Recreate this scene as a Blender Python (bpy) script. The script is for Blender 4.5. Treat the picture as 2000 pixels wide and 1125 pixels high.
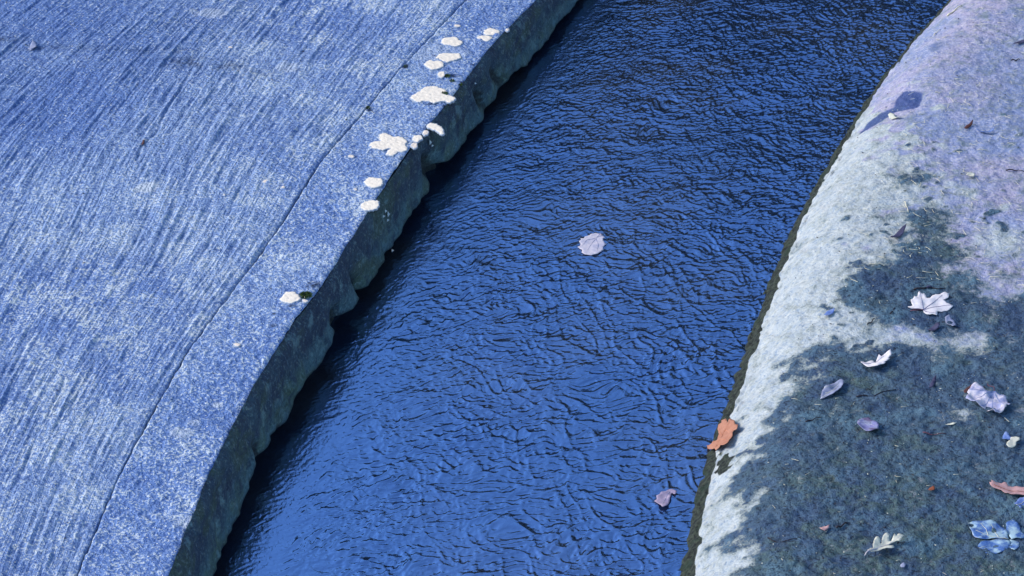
import bpy, math, random
import numpy as np
from mathutils import Vector
from mathutils.geometry import delaunay_2d_cdt

for o in list(bpy.data.objects): bpy.data.objects.remove(o)
S = bpy.context.scene
COL = S.collection
R = math.radians

# ------------------------------------------------------------------ camera
HFOV, PITCH, CH = 20.0, 31.0, 3.62           # degrees, degrees below the horizon, metres above the water
CD = 0.0
cd = bpy.data.cameras.new('camera'); cam = bpy.data.objects.new('camera', cd); COL.objects.link(cam)
cd.sensor_width = 36; cd.lens = 18 / math.tan(R(HFOV / 2)); cd.clip_start = .1; cd.clip_end = 500
cam.location = (0, 0, CH); cam.rotation_euler = (R(90 - PITCH), 0, 0)
S.camera = cam
S.render.resolution_x, S.render.resolution_y = 1024, 576

# ------------------------------------------------------------------ light
SUN_EL, SUN_AZ = 31.0, -84.0                 # azimuth measured from +Y (away from the camera) towards +X
SKY_STRENGTH, SUN_STRENGTH, EXPOSURE = 0.145, 1.75, 1.24
w = bpy.data.worlds.new('World'); S.world = w; w.use_nodes = True
wn = w.node_tree; bg = wn.nodes['Background']
sky = wn.nodes.new('ShaderNodeTexSky'); sky.sky_type = 'NISHITA'; sky.sun_disc = False
sky.sun_elevation = R(SUN_EL); sky.sun_rotation = R(SUN_AZ)
sky.air_density = 1.0; sky.dust_density = 0.2; sky.ozone_density = 4.0
wn.links.new(sky.outputs[0], bg.inputs[0]); bg.inputs[1].default_value = SKY_STRENGTH
ld = bpy.data.lights.new('sun', 'SUN'); ld.energy = SUN_STRENGTH; ld.angle = R(24); ld.color = (1, .95, .88)
lo = bpy.data.objects.new('sun', ld); COL.objects.link(lo)
sd = Vector((math.sin(R(SUN_AZ)) * math.cos(R(SUN_EL)), math.cos(R(SUN_AZ)) * math.cos(R(SUN_EL)), math.sin(R(SUN_EL))))
lo.rotation_euler = sd.to_track_quat('Z', 'Y').to_euler(); lo.location = (0, 0, 8)
S.view_settings.view_transform = 'Standard'; S.view_settings.look = 'None'
S.view_settings.gamma = 1; S.view_settings.exposure = EXPOSURE
S.render.engine = 'CYCLES'

# ------------------------------------------------------------------ pixel of the survey -> place on a surface
FX = 1000 / math.tan(R(HFOV / 2))
cp, sp = math.cos(R(PITCH)), math.sin(R(PITCH))
def ray(px, py):
    a = (px - 1000) / FX; b = (562.5 - py) / FX
    return a, cp + b * sp, -sp + b * cp
def U(px, py, zf=0.0):
    a, b, c = ray(px, py); z = zf if not callable(zf) else 0.15
    for _ in range(1 if not callable(zf) else 12):
        t = (z - CH) / c; x, y = a * t, b * t
        if not callable(zf): break
        z = .5 * z + .5 * zf(x, y)
    if callable(zf):
        z = zf(x, y); t = (z - CH) / c; x, y = a * t, b * t
    return x, y, z

YN, YF = 4.55, 7.75
def zleft(x, y):                              # the left slab falls slightly away from the camera
    return .205 + (np.clip(y, 0, 14) - 4.8) * (-.06 / 2.6)
EDGE = [(1055,0),(1007,39),(967,85),(925,136),(898,181),(850,233),(802,300),(742,388),(705,439),(669,502),(645,548),(603,599),(574,640),(536,689),(490,777),(434,880),(396,973),(338,1125)]
JOINT = [(910,0),(828,82),(753,166),(698,230),(650,287),(630,312),(585,376),(536,457),(500,505),(429,600),(373,675),(308,787),(280,838),(243,908),(200,997),(149,1125)]
RWATER = [(1856,0),(1793,67),(1752,117),(1717,164),(1664,235),(1624,305),(1567,407),(1528,488),(1496,577),(1450,698),(1406,817),(1379,889),(1360,964),(1334,1097),(1329,1125)]
def curve(pts, zf):
    P = sorted([U(px, py, zf)[:2] for px, py in pts], key=lambda q: q[1])
    P = [(q[1], q[0]) for q in P]
    ys = np.array([p[0] for p in P]); xs = np.array([p[1] for p in P])
    pf = np.polyfit(ys, xs, 3)
    n0 = np.polyval(np.polyder(pf), ys[0]); n1 = np.polyval(np.polyder(pf), ys[-1])
    res = xs - np.polyval(pf, ys)
    def f(y):
        y = np.asarray(y, float)
        yc = np.clip(y, ys[0], ys[-1])
        base = np.polyval(pf, yc) + sum(np.interp(yc + k * .07, ys, res) for k in (-2, -1, 0, 1, 2)) / 5
        return base + np.minimum(y - ys[0], 0) * n0 + np.maximum(y - ys[-1], 0) * n1
    return f
XL = curve(EDGE, zleft); XJ = curve(JOINT, zleft); XR = curve(RWATER, 0.0)

# ------------------------------------------------------------------ noise fields
def tile(seed, lu, lv, sharp=0, rot=0, NT=1024, CELL=.004):
    """random field whose wavelength is about lu along u and lv along v (metres)"""
    rng = np.random.default_rng(seed)
    fy = np.fft.fftfreq(NT, CELL)[:, None]; fx = np.fft.rfftfreq(NT, CELL)[None, :]
    c, s = math.cos(R(rot)), math.sin(R(rot))
    a = (fx * c + fy * s) * lu; b = (-fx * s + fy * c) * lv
    r = np.sqrt(a * a + b * b)
    if sharp: F = np.exp(-((r - 1) ** 2) * sharp)
    else: F = np.exp(-r * r * 1.2)
    g = np.fft.irfft2(np.fft.rfft2(rng.standard_normal((NT, NT))) * F, s=(NT, NT))
    return ((g - g.mean()) / g.std(), CELL)
def samp(TT, u, v):
    T, CELL = TT; NT = len(T)
    u = np.asarray(u) / CELL; v = np.asarray(v) / CELL
    i = np.floor(u).astype(int); j = np.floor(v).astype(int); a = u - i; b = v - j
    i0 = i % NT; i1 = (i + 1) % NT; j0 = j % NT; j1 = (j + 1) % NT
    return (T[j0, i0] * (1 - a) + T[j0, i1] * a) * (1 - b) + (T[j1, i0] * (1 - a) + T[j1, i1] * a) * b
def smooth(a, b, x):
    t = np.clip((x - a) / (b - a), 0, 1); return t * t * (3 - 2 * t)
def axis(lo, hi, flo, fhi, step):
    v = list(np.arange(flo, fhi + step * .5, step)); s = step; x = flo; L = []
    while x > lo: s *= 1.35; x -= s; L.append(max(x, lo))
    s = step; x = v[-1]; H = []
    while x < hi: s *= 1.35; x += s; H.append(min(x, hi))
    return np.array(L[::-1] + v + H)

T_iso_big = tile(1, .5, .5); T_iso_mid = tile(2, .12, .12); T_iso_sm = tile(3, .03, .03); T_grit = tile(4, .011, .011)
T_med = tile(7, .055, .055)

# ------------------------------------------------------------------ object helpers
def tag(o, label=None, cat=None, group=None, kind=None):
    if label: o['label'] = label
    if cat: o['category'] = cat
    if group: o['group'] = group
    if kind: o['kind'] = kind
    return o
def empty(name, loc, label, cat, group=None):
    o = bpy.data.objects.new(name, None); COL.objects.link(o); o.location = loc; o.empty_display_size = .05
    return tag(o, label, cat, group)
def mesh_obj(name, V, F, mat, parent=None, smooth_=True, attrs=None):
    me = bpy.data.meshes.new(name)
    V = np.asarray(V, float)
    if parent is not None: V = V - np.array(parent.location)
    if isinstance(F, np.ndarray):
        me.vertices.add(len(V)); me.vertices.foreach_set('co', V.astype(np.float32).ravel())
        n = F.shape[1]
        me.loops.add(F.size); me.loops.foreach_set('vertex_index', F.ravel().astype(np.int32))
        me.polygons.add(len(F)); me.polygons.foreach_set('loop_start', np.arange(0, F.size, n, dtype=np.int32))
        me.polygons.foreach_set('loop_total', np.full(len(F), n, np.int32))
        me.update(calc_edges=True)
    else:
        me.from_pydata([tuple(v) for v in V], [], F)
    if smooth_: me.polygons.foreach_set('use_smooth', [True] * len(me.polygons))
    for k, a in (attrs or {}).items():
        a = np.asarray(a, np.float32)
        if a.ndim == 1:
            at = me.attributes.new(k, 'FLOAT', 'POINT'); at.data.foreach_set('value', a)
        else:
            at = me.attributes.new(k, 'FLOAT_VECTOR', 'POINT'); at.data.foreach_set('vector', a.ravel())
    me.materials.append(mat)
    o = bpy.data.objects.new(name, me); COL.objects.link(o)
    if parent is not None: o.parent = parent
    return o
def grid_faces(nr, nc):
    i = np.arange(nr - 1)[:, None] * nc + np.arange(nc - 1)[None, :]
    return np.stack([i, i + 1, i + nc + 1, i + nc], -1).reshape(-1, 4)

# ------------------------------------------------------------------ materials
LIGHT = np.array([1.06, 1.23, 1.66])          # how a white surface reads under this sky, for choosing albedos
def lin(c):
    c = np.array(c) / 255.; return np.where(c <= .04045, c / 12.92, ((c + .055) / 1.055) ** 2.4)
def alb(r, g, b, k=1.0): return tuple(np.clip(lin((r, g, b)) / LIGHT * k, .004, .86))
class MT:
    def __init__(s, name, rough=.8, spec=.4):
        s.m = bpy.data.materials.new(name); s.m.use_nodes = True; s.t = s.m.node_tree; s.b = s.t.nodes['Principled BSDF']
        s.b.inputs['Roughness'].default_value = rough; s.b.inputs['Specular IOR Level'].default_value = spec
    def n(s, ty, **k):
        x = s.t.nodes.new(ty)
        for a, b in k.items(): setattr(x, a, b)
        return x
    def l(s, a, b): s.t.links.new(a, b)
    def put(s, sock, v):
        if isinstance(v, bpy.types.NodeSocket): s.l(v, sock)
        elif isinstance(v, (tuple, list, np.ndarray)) and len(v) == 3 and sock.type == 'RGBA': sock.default_value = (*v, 1)
        else: sock.default_value = v
    def attr(s, name, vec=False):
        x = s.n('ShaderNodeAttribute'); x.attribute_name = name; return x.outputs['Vector' if vec else 'Fac']
    def obj(s): return s.n('ShaderNodeTexCoord').outputs['Object']
    def noise(s, vec, scale, detail=4, rough=.6, dist=0, vscale=None):
        if vscale:
            mp = s.n('ShaderNodeMapping'); mp.inputs['Scale'].default_value = vscale; s.l(vec, mp.inputs[0]); vec = mp.outputs[0]
        x = s.n('ShaderNodeTexNoise'); x.inputs['Scale'].default_value = scale; x.inputs['Detail'].default_value = detail
        x.inputs['Roughness'].default_value = rough; x.inputs['Distortion'].default_value = dist; s.l(vec, x.inputs['Vector'])
        return x.outputs['Fac']
    def voro(s, vec, scale, feature='F1'):
        x = s.n('ShaderNodeTexVoronoi', feature=feature); x.inputs['Scale'].default_value = scale; s.l(vec, x.inputs['Vector'])
        return x.outputs['Distance']
    def mr(s, v, a, b, c=0., d=1.):
        x = s.n('ShaderNodeMapRange', interpolation_type='SMOOTHSTEP'); s.l(v, x.inputs[0])
        for i, q in enumerate((a, b, c, d)): x.inputs[i + 1].default_value = q
        return x.outputs[0]
    def ma(s, op, a, b=0., c=None):
        x = s.n('ShaderNodeMath', operation=op); s.put(x.inputs[0], a); s.put(x.inputs[1], b)
        if c is not None: s.put(x.inputs[2], c)
        return x.outputs[0]
    def mix(s, f, a, b, mode='MIX'):
        x = s.n('ShaderNodeMix', data_type='RGBA', blend_type=mode)
        s.put(x.inputs[0], f); s.put(x.inputs[6], a); s.put(x.inputs[7], b); return x.outputs[2]
    def bump(s, h, strength, dist):
        x = s.n('ShaderNodeBump'); x.inputs['Strength'].default_value = strength; x.inputs['Distance'].default_value = dist
        s.l(h, x.inputs['Height']); s.l(x.outputs[0], s.b.inputs['Normal'])
    def col(s, v): s.put(s.b.inputs['Base Color'], v)

def mat_left(name, grooves):
    m = MT(name, .78, .3); o = m.obj(); uv = m.attr('flow', True)
    big = m.noise(o, 1.6, 4, .6); mid = m.noise(o, 9, 5, .65); fine = m.noise(o, 150, 2, .6); f2 = m.noise(o, 75, 3, .65)
    streak = m.noise(uv, 1, 3, .6, .1, (190, 5, 1))
    c = m.mix(m.mr(big, .38, .62), alb(100, 134, 208), alb(128, 158, 220))
    pl = m.ma('MULTIPLY', m.attr('pale'), m.mr(mid, .28, .70))
    k = m.ma('ADD', m.ma('MULTIPLY', fine, .50), m.ma('MULTIPLY', f2, .35))
    k = m.ma('ADD', k, m.ma('MULTIPLY', streak, .20 if grooves else .08))
    mid_ = .525 if grooves else .465
    k = m.ma('SUBTRACT', k, mid_)                      # grain: about -0.2 .. 0.2
    k2 = m.ma('ADD', k, m.ma('MULTIPLY', m.ma('SUBTRACT', pl, .35), .115))
    c = m.mix(m.mr(k2, -.02, -.14, 0, .75), c, alb(66, 98, 176))
    c = m.mix(m.mr(k2, .0, .11, 0, .85), c, alb(200, 216, 242))
    sp = m.noise(o, 230, 1, .5); c = m.mix(m.mr(sp, .67, .74), c, alb(228, 235, 248))
    dk = m.noise(o, 110, 3, .8); c = m.mix(m.mr(dk, .64, .74), c, alb(34, 50, 104))
    c = m.mix(m.attr('dirt'), c, m.mix(m.mr(f2, .4, .6), alb(24, 36, 66), alb(66, 92, 146)))
    c = m.mix(m.attr('stain'), c, alb(190, 206, 238))
    m.col(c)
    h = m.ma('ADD', m.ma('MULTIPLY', fine, .7), m.ma('MULTIPLY_ADD', streak, .8 if grooves else .1, m.ma('MULTIPLY', f2, 1.0)))
    m.bump(h, .9, .006)
    return m.m
def mat_wall():
    m = MT('algae_stained_concrete', .6, .4); o = m.obj()
    a = m.noise(o, 22, 5, .7); f = m.noise(o, 150, 3, .7); g = m.noise(o, 7, 4, .6)
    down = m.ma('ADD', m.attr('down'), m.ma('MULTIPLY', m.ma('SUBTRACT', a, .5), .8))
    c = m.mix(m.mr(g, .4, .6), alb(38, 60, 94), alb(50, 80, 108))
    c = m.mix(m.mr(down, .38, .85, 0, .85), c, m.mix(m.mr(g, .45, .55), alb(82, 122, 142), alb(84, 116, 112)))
    c = m.mix(m.mr(m.noise(o, 6, 4, .6, 0, (1, 1, 2)), .47, .60, 0, .65), c, alb(66, 90, 76))
    c = m.mix(m.mr(f, .55, .68, 0, .6), c, alb(124, 158, 186)); c = m.mix(m.mr(f, .46, .36, 0, .6), c, alb(26, 42, 68))
    c = m.mix(m.mr(a, .55, .66, 0, .6), c, alb(112, 152, 176)); c = m.mix(m.mr(a, .45, .36, 0, .6), c, alb(28, 46, 80)); c = m.mix(m.mr(m.noise(o, 60, 4, .7), .58, .68, 0, .5), c, alb(130, 158, 168))
    c = m.mix(m.attr('wet'), c, m.mix(m.mr(f, .4, .62), alb(22, 32, 42), alb(46, 62, 66)))
    m.col(c); m.bump(m.ma('ADD', f, a), 1, .010); return m.m
def mat_right():
    m = MT('weathered_concrete', .8, .3); o = m.obj(); uv = m.attr('flow', True)
    n1 = m.noise(o, 3, 5, .6); n2 = m.noise(o, 18, 5, .7); f = m.noise(o, 120, 3, .65); f2 = m.noise(o, 240, 2, .6); n3 = m.noise(o, 50, 4, .7)
    top = m.mix(m.mr(n1, .4, .62), alb(134, 152, 208), alb(166, 166, 210))
    top = m.mix(m.mr(n2, .5, .66, 0, .6), top, alb(116, 138, 200)); top = m.mix(m.mr(m.noise(o, 30, 5, .7, .8), .55, .68, 0, .6), top, alb(190, 196, 224))
    top = m.mix(m.mr(f, .52, .66, 0, .55), top, alb(206, 210, 236)); top = m.mix(m.mr(f, .46, .36, 0, .6), top, alb(98, 118, 180))
    st = m.noise(uv, 1, 4, .7, .2, (50, 22, 1))
    pale = m.mix(m.mr(st, .34, .66), alb(170, 186, 212), alb(194, 205, 222)); pale = m.mix(m.mr(f, .47, .37, 0, .55), pale, alb(110, 138, 182))
    pale = m.mix(m.mr(n3, .46, .36, 0, .35), pale, alb(122, 148, 186)); pale = m.mix(m.mr(m.noise(o, 8, 5, .7), .56, .7, 0, .4), pale, alb(188, 190, 204))
    jp = m.ma('ADD', m.attr('pale'), m.ma('MULTIPLY', m.ma('SUBTRACT', n3, .5), .8))
    c = m.mix(m.mr(jp, .2, .8), top, pale)
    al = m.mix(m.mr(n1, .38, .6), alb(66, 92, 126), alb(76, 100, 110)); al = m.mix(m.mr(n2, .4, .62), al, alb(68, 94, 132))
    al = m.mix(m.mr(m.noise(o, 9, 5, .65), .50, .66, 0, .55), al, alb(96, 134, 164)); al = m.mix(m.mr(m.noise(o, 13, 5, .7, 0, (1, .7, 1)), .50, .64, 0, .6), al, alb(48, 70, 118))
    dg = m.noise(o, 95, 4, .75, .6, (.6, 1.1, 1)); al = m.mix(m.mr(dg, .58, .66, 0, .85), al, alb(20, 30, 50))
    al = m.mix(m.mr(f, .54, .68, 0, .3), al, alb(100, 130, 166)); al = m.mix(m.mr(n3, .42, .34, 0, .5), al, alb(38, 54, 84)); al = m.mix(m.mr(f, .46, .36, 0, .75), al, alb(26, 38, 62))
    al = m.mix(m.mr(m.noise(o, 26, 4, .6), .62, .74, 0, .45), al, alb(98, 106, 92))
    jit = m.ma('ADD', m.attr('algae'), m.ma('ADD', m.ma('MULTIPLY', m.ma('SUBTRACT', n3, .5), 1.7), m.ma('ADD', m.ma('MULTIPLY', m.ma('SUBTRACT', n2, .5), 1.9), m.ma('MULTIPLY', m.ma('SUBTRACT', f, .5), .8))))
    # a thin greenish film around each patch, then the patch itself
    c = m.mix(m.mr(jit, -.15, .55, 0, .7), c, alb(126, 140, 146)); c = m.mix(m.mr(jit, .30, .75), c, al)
    c = m.mix(m.mr(m.attr('shadow_damp'), .25, .75, 0, .9), c, alb(52, 76, 146))  # cast shadow put into the colour as dark blue
    edge = m.mix(m.mr(f, .38, .62), alb(22, 26, 26), alb(58, 68, 62)); edge = m.mix(m.mr(n2, .52, .62, 0, .7), edge, alb(36, 54, 44))
    ej = m.ma('ADD', m.attr('edge'), m.ma('MULTIPLY', m.ma('SUBTRACT', n3, .5), .5))
    c = m.mix(m.mr(ej, .38, .62), c, edge)
    m.col(c)
    rg = m.ma('SUBTRACT', .85, m.ma('MULTIPLY', m.attr('shadow_damp'), .5)); m.l(rg, m.b.inputs['Roughness'])
    h = m.ma('ADD', m.ma('MULTIPLY', m.ma('ADD', f, n3), m.ma('MULTIPLY_ADD', m.attr('algae'), .25, .3)), m.ma('ADD', m.ma('MULTIPLY', n2, .4), m.ma('MULTIPLY', st, .03)))
    m.bump(h, 1, .012); return m.m
def mat_water():
    m = MT('rippling_water', .05, .5); o = m.obj()
    m.b.inputs['IOR'].default_value = 5.6; m.b.inputs['Specular Tint'].default_value = (.42, .62, 1, 1)
    n = m.noise(o, 2.2, 4, .6)
    m.col(m.mix(m.mr(n, .4, .65), (.009, .016, .034), (.026, .026, .024)))
    f = m.noise(o, 120, 3, .6, .6, (1, .8, 1)); m.bump(f, .18, .004); return m.m
M_left = mat_left('brushed_concrete', True); M_kerb = mat_left('smooth_concrete', False)
M_wall = mat_wall(); M_right = mat_right(); M_water = mat_water()

# ------------------------------------------------------------------ left pavement
def point_mask(px, py, x, y, pts, zf):
    return None
XLO, XHI, YLO, YHI = -14, 14, -1.5, 24
def blob(x, y, px, py, rx, ry, zf):
    c = U(px, py, zf); s = (c[1] ** 2 + (CH - c[2]) ** 2) ** .5 / FX
    return np.exp(-(((x - c[0]) / (rx * s)) ** 2 + ((y - c[1]) / (ry * s / .5)) ** 2))
ya = axis(YLO, YHI, YN, YF, .0042)
G1 = tile(11, .011, .40, NT=2048, CELL=.0025); G2 = tile(12, .026, .6); G3 = tile(13, .008, .10, NT=2048, CELL=.0025); Tw = tile(14, .9, 1.6); Gm = tile(15, .10, .22)
def left_pavement():
    ta = axis(.0018, 12, .0018, 1.75, .0028)
    t, y = np.meshgrid(ta, ya)
    x = XJ(y) - t + .0004 * samp(T_med, y, y * 0 + .3) * np.exp(-t / .02) - .0006 * samp(T_grit, y, y * 0 + .3) * np.exp(-t / .01)
    along = y * 1.0 + t * .12
    uu = t + .003 * samp(Tw, t, along) - (y - 6.3) * .14 * np.exp(-((t - .5) / .38) ** 2)
    amp = .35 + .65 * smooth(-1.1, .8, samp(Gm, uu, along)); amp *= .55 + .45 * smooth(0., .25, t)
    h = .0013 * np.maximum(samp(G1, uu, along), -.5) * amp + .0009 * samp(G2, uu, along) * amp + .0008 * samp(G3, uu, along)
    h += .0030 * samp(T_iso_big, x, y) + .0006 * samp(T_grit, x, y) + .0006 * samp(T_iso_sm, x, y)
    h += -.006 * np.exp(-t / .002) - .0015 * np.exp(-t / .02)
    # a long single trowel groove and the second faint one further out
    for (a, b, d) in (((380, 128), (262, 320), .004), ((130, 735), (20, 960), .003), ((190, 700), (95, 860), .0025)):
        A = U(*a, zleft); B = U(*b, zleft); A = np.array(A[:2]); B = np.array(B[:2]); D = B - A; L = (D ** 2).sum() ** .5; D /= L
        s = (x - A[0]) * D[0] + (y - A[1]) * D[1]; q = (x - A[0]) * -D[1] + (y - A[1]) * D[0] + .004 * samp(T_iso_mid, s, s * 0)
        h -= d * np.exp(-(q / .0035) ** 2) * smooth(-.02, .03, s) * smooth(L + .02, L - .03, s)
    # dirt creases
    dirt = np.zeros_like(x)
    for px, py, rx, ry, k in ((375, 122, 60, 12, .7), (300, 100, 80, 9, .5), (100, 95, 110, 8, .45), (20, 78, 40, 9, .6), (520, 140, 60, 12, .35),(440, 128, 40, 9, .7)):
        dirt = np.maximum(dirt, k * blob(x, y, px, py, rx, ry, zleft))
    dirt *= smooth(-.9, .9, samp(T_grit, x, y) + samp(T_iso_sm, y, x) + .4)
    stain = np.zeros_like(x)
    for px, py, rx, ry, k in ((285, 366, 26, 11, .8), (410, 25, 40, 12, .5), (560, 130, 30, 12, .4)):
        stain = np.maximum(stain, k * smooth(.35, .6, blob(x, y, px, py, rx, ry, zleft) + .1 * samp(T_iso_sm, x, y)))
    pale = smooth(1.35, .2, t + .18 * samp(T_iso_big, x, y)) * smooth(-1.6, .6, samp(T_iso_mid, x, y))
    for px, py, k in ((60, 1060, .6), (250, 930, .5)):
        pale = np.maximum(pale, k * blob(x, y, px, py, 150, 90, zleft))
    pale *= 1 - .75 * np.exp(-(((x - U(150, 150, zleft)[0]) / .45) ** 2 + ((y - U(150, 150, zleft)[1]) / .6) ** 2))
    pale -= .55 * np.exp(-(((x - U(80, 150, zleft)[0]) / .35) ** 2 + ((y - U(80, 150, zleft)[1]) / .7) ** 2))
    z = zleft(x, y) + h - dirt * .003
    V = np.stack([x, y, z], -1)
    sk = V[:, 0, :].copy(); sk[:, 2] -= .06; V = np.concatenate([sk[:, None, :], V], 1)
    def ext(a): return np.concatenate([a[:, :1], a], 1).ravel()
    fl = np.stack([ext(uu), ext(along), np.zeros(V.shape[0] * V.shape[1])], -1)
    o = mesh_obj('pavement', V.reshape(-1, 3), grid_faces(*V.shape[:2])[:, ::-1], M_left, attrs=dict(flow=fl, pale=ext(pale), dirt=ext(dirt), stain=ext(stain)))
    return tag(o, 'brushed blue grey concrete slab left of the joint', 'pavement', kind='structure')
left_pavement()

# ------------------------------------------------------------------ kerb strip with its mossy side face
Tcr = tile(21, .05, .05); Tch = tile(22, .10, .10); Tch2 = tile(23, .03, .03)
def chips(y):
    """how far the arris and the face are broken back, along the wall"""
    c = np.zeros_like(y)
    return c
NICKS = [(872, 290, .045, .05), (688, 588, .04, .04), (715, 525, .018, .03), (985, 160, .03, .03), (560, 850, .02, .015), (1010, 120, .02, .015)]
def kerb():
    root = empty('concrete_kerb', (float(XL(6.)), 6., .1), 'smooth concrete strip between the straight joint and the water with a mossy dark side face', 'kerb')
    w0 = 12
    sa = np.concatenate([[0, .006, .012], np.linspace(.02, 1, 150)])
    s, y = np.meshgrid(sa, ya)
    xj = XJ(y) + .0004 + .0004 * samp(T_med, y, y * 0 + .3) + .0009 * samp(T_med, y + .7, y * 0 + .9) + .0005 * samp(T_grit, y, y * 0 + .9); xl = XL(y) + .0010 * samp(Tch, y, y * 0) + .0005 * samp(Tch2, y, y * 0) - .008
    x = xj + (xl - xj) * s; t = x - xj; d = xl - x
    h = .0030 * samp(T_iso_big, x, y) + .0007 * samp(T_grit, x, y) + .0009 * samp(T_iso_sm, x, y)
    h += -.006 * np.exp(-t / .002) + .0012 * np.exp(-((t - .008) / .006) ** 2)
    h -= .004 * np.exp(-d / .004)
    dirt = np.zeros_like(x)
    for px, py, rx, ry, k in ((885, 148, 16, 5, .95), (905, 160, 12, 5, .9), (870, 158, 12, 4, .6), (614, 560, 22, 9, 1), (880, 205, 30, 6, .5), (850, 300, 28, 7, .8),
                              (840, 283, 14, 9, .8), (790, 312, 16, 5, .7), (755, 296, 16, 4, .6), (790,130,8,6,.9), (722,212,8,6,.8), (845,203,20,4,.7), (533,638,7,5,.8), (535,616,6,4,.5), (575,600,26,4,.6), (930,125,20,6,.5)):
        dirt = np.maximum(dirt, k * blob(x, y, px, py, rx, ry, zleft))
    dirt = smooth(.25, .6, dirt * (.75 + .35 * samp(T_grit, x, y) + .2 * samp(T_iso_sm, x, y)))
    stain = np.zeros_like(x)
    for px, py, rx, ry, k in ((425, 786, 12, 7, .7), (380, 823, 12, 6, .4), (355, 845, 24, 10, .5), (860, 105, 50, 20, .25), (370, 1015, 30, 12, .4)):
        stain = np.maximum(stain, k * smooth(.3, .55, blob(x, y, px, py, rx, ry, zleft) + .08 * samp(T_iso_sm, x, y)))
    pale = .25 + .55 * smooth(-1.2, 1.2, samp(T_iso_mid, x, y)) ; pale += .6 * np.exp(-t / .03) + .5 * np.exp(-d / .02)
    pale = np.clip(pale * (.6 + .4 * smooth(-1, 1, samp(T_iso_big, y, x))), 0, 1)
    V = np.stack([x, y, zleft(x, y) + h], -1)
    sk = V[:, 0, :].copy(); sk[:, 2] -= .06; V = np.concatenate([sk[:, None, :], V], 1)
    def ext(a): return np.concatenate([a[:, :1], a], 1).ravel()
    fl = np.stack([ext(t), ext(y), np.zeros(V.shape[0] * V.shape[1])], -1)
    mesh_obj('top_face', V.reshape(-1, 3), grid_faces(*V.shape[:2]), M_kerb, root, attrs=dict(flow=fl, pale=ext(pale), dirt=ext(dirt), stain=ext(stain)))
    # side face: arris, battered face, ragged foot, recess, then down below the water
    qa = np.concatenate([np.linspace(0, .12, 7), np.linspace(.15, 1, 42), 1 + np.linspace(.04, .6, 14), [2.0, 3.0]])
    q, y2 = np.meshgrid(qa, ya)
    zt = zleft(0, y2) - .004; x0 = XL(y2) + .0010 * samp(Tch, y2, y2 * 0) + .0005 * samp(Tch2, y2, y2 * 0) - .008
    foot = .046 + (.003 * samp(Tcr, y2, y2 * 0 + .5) + .002 * samp(Tch2, y2, y2 * 0 + .2)) * smooth(.2, 2.2, samp(T_iso_big, y2, y2 * 0 + .9)) + .006 * samp(T_iso_mid, y2, y2 * 0 + .5) + .0010 * samp(T_iso_sm, y2, y2 * 0) - .022 * smooth(6.0, 7.4, y2)
    zq = np.where(q <= 1, zt + (foot - zt) * q, foot - (q - 1) * (foot + .03) / .6 * 1.0)
    zq = np.where(q > 1.7, -.05 - (q - 2) * .1, zq)
    out = .014 * np.sin(np.clip(q / .16, 0, 1) * math.pi / 2) + .020 * np.clip(q, 0, 1) + .0014 * samp(Tcr, zq * 1.5, y2) * (.4 + q.clip(0, 1)) + .0012 * samp(T_iso_sm, zq, y2)
    out = np.where(q > 1, .02 - .045 * smooth(1, 1.15, q) + .006 * samp(Tch2, zq, y2), out) ; out *= smooth(0, .06, q)
    for px, py, r_, dep in NICKS:
        c = U(px, py, .12); out -= dep * np.exp(-((y2 - c[1] + .5 * (zq - .08)) / (r_)) ** 2) * np.exp(-((zq - .07) / .045) ** 2)
    x2 = x0 + out
    wet = smooth(.94, 1.02, q)
    for px, py, r_, dep in NICKS:
        c = U(px, py, .12); wet = np.maximum(wet, .95 * smooth(.25, .7, np.exp(-((y2 - c[1] + .5 * (zq - .08)) / (r_ * .9)) ** 2) * np.exp(-((zq - .07) / .045) ** 2) + .12 * samp(T_iso_sm, zq * 2, y2)))  # notches are given the dark foot colour as well
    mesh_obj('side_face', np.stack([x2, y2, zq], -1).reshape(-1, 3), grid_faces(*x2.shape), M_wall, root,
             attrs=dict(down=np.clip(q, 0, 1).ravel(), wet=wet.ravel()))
kerb()
# solid ground under the two slabs
mesh_obj('ground', [(XLO, YLO, -.3), (XHI + 6, YLO, -.3), (XHI + 6, YHI, -.3), (XLO, YHI, -.3)], [(0, 1, 2, 3)], M_wall, attrs=dict(down=np.zeros(4), wet=np.ones(4)))
bpy.data.objects['ground']['kind'] = 'structure'

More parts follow.
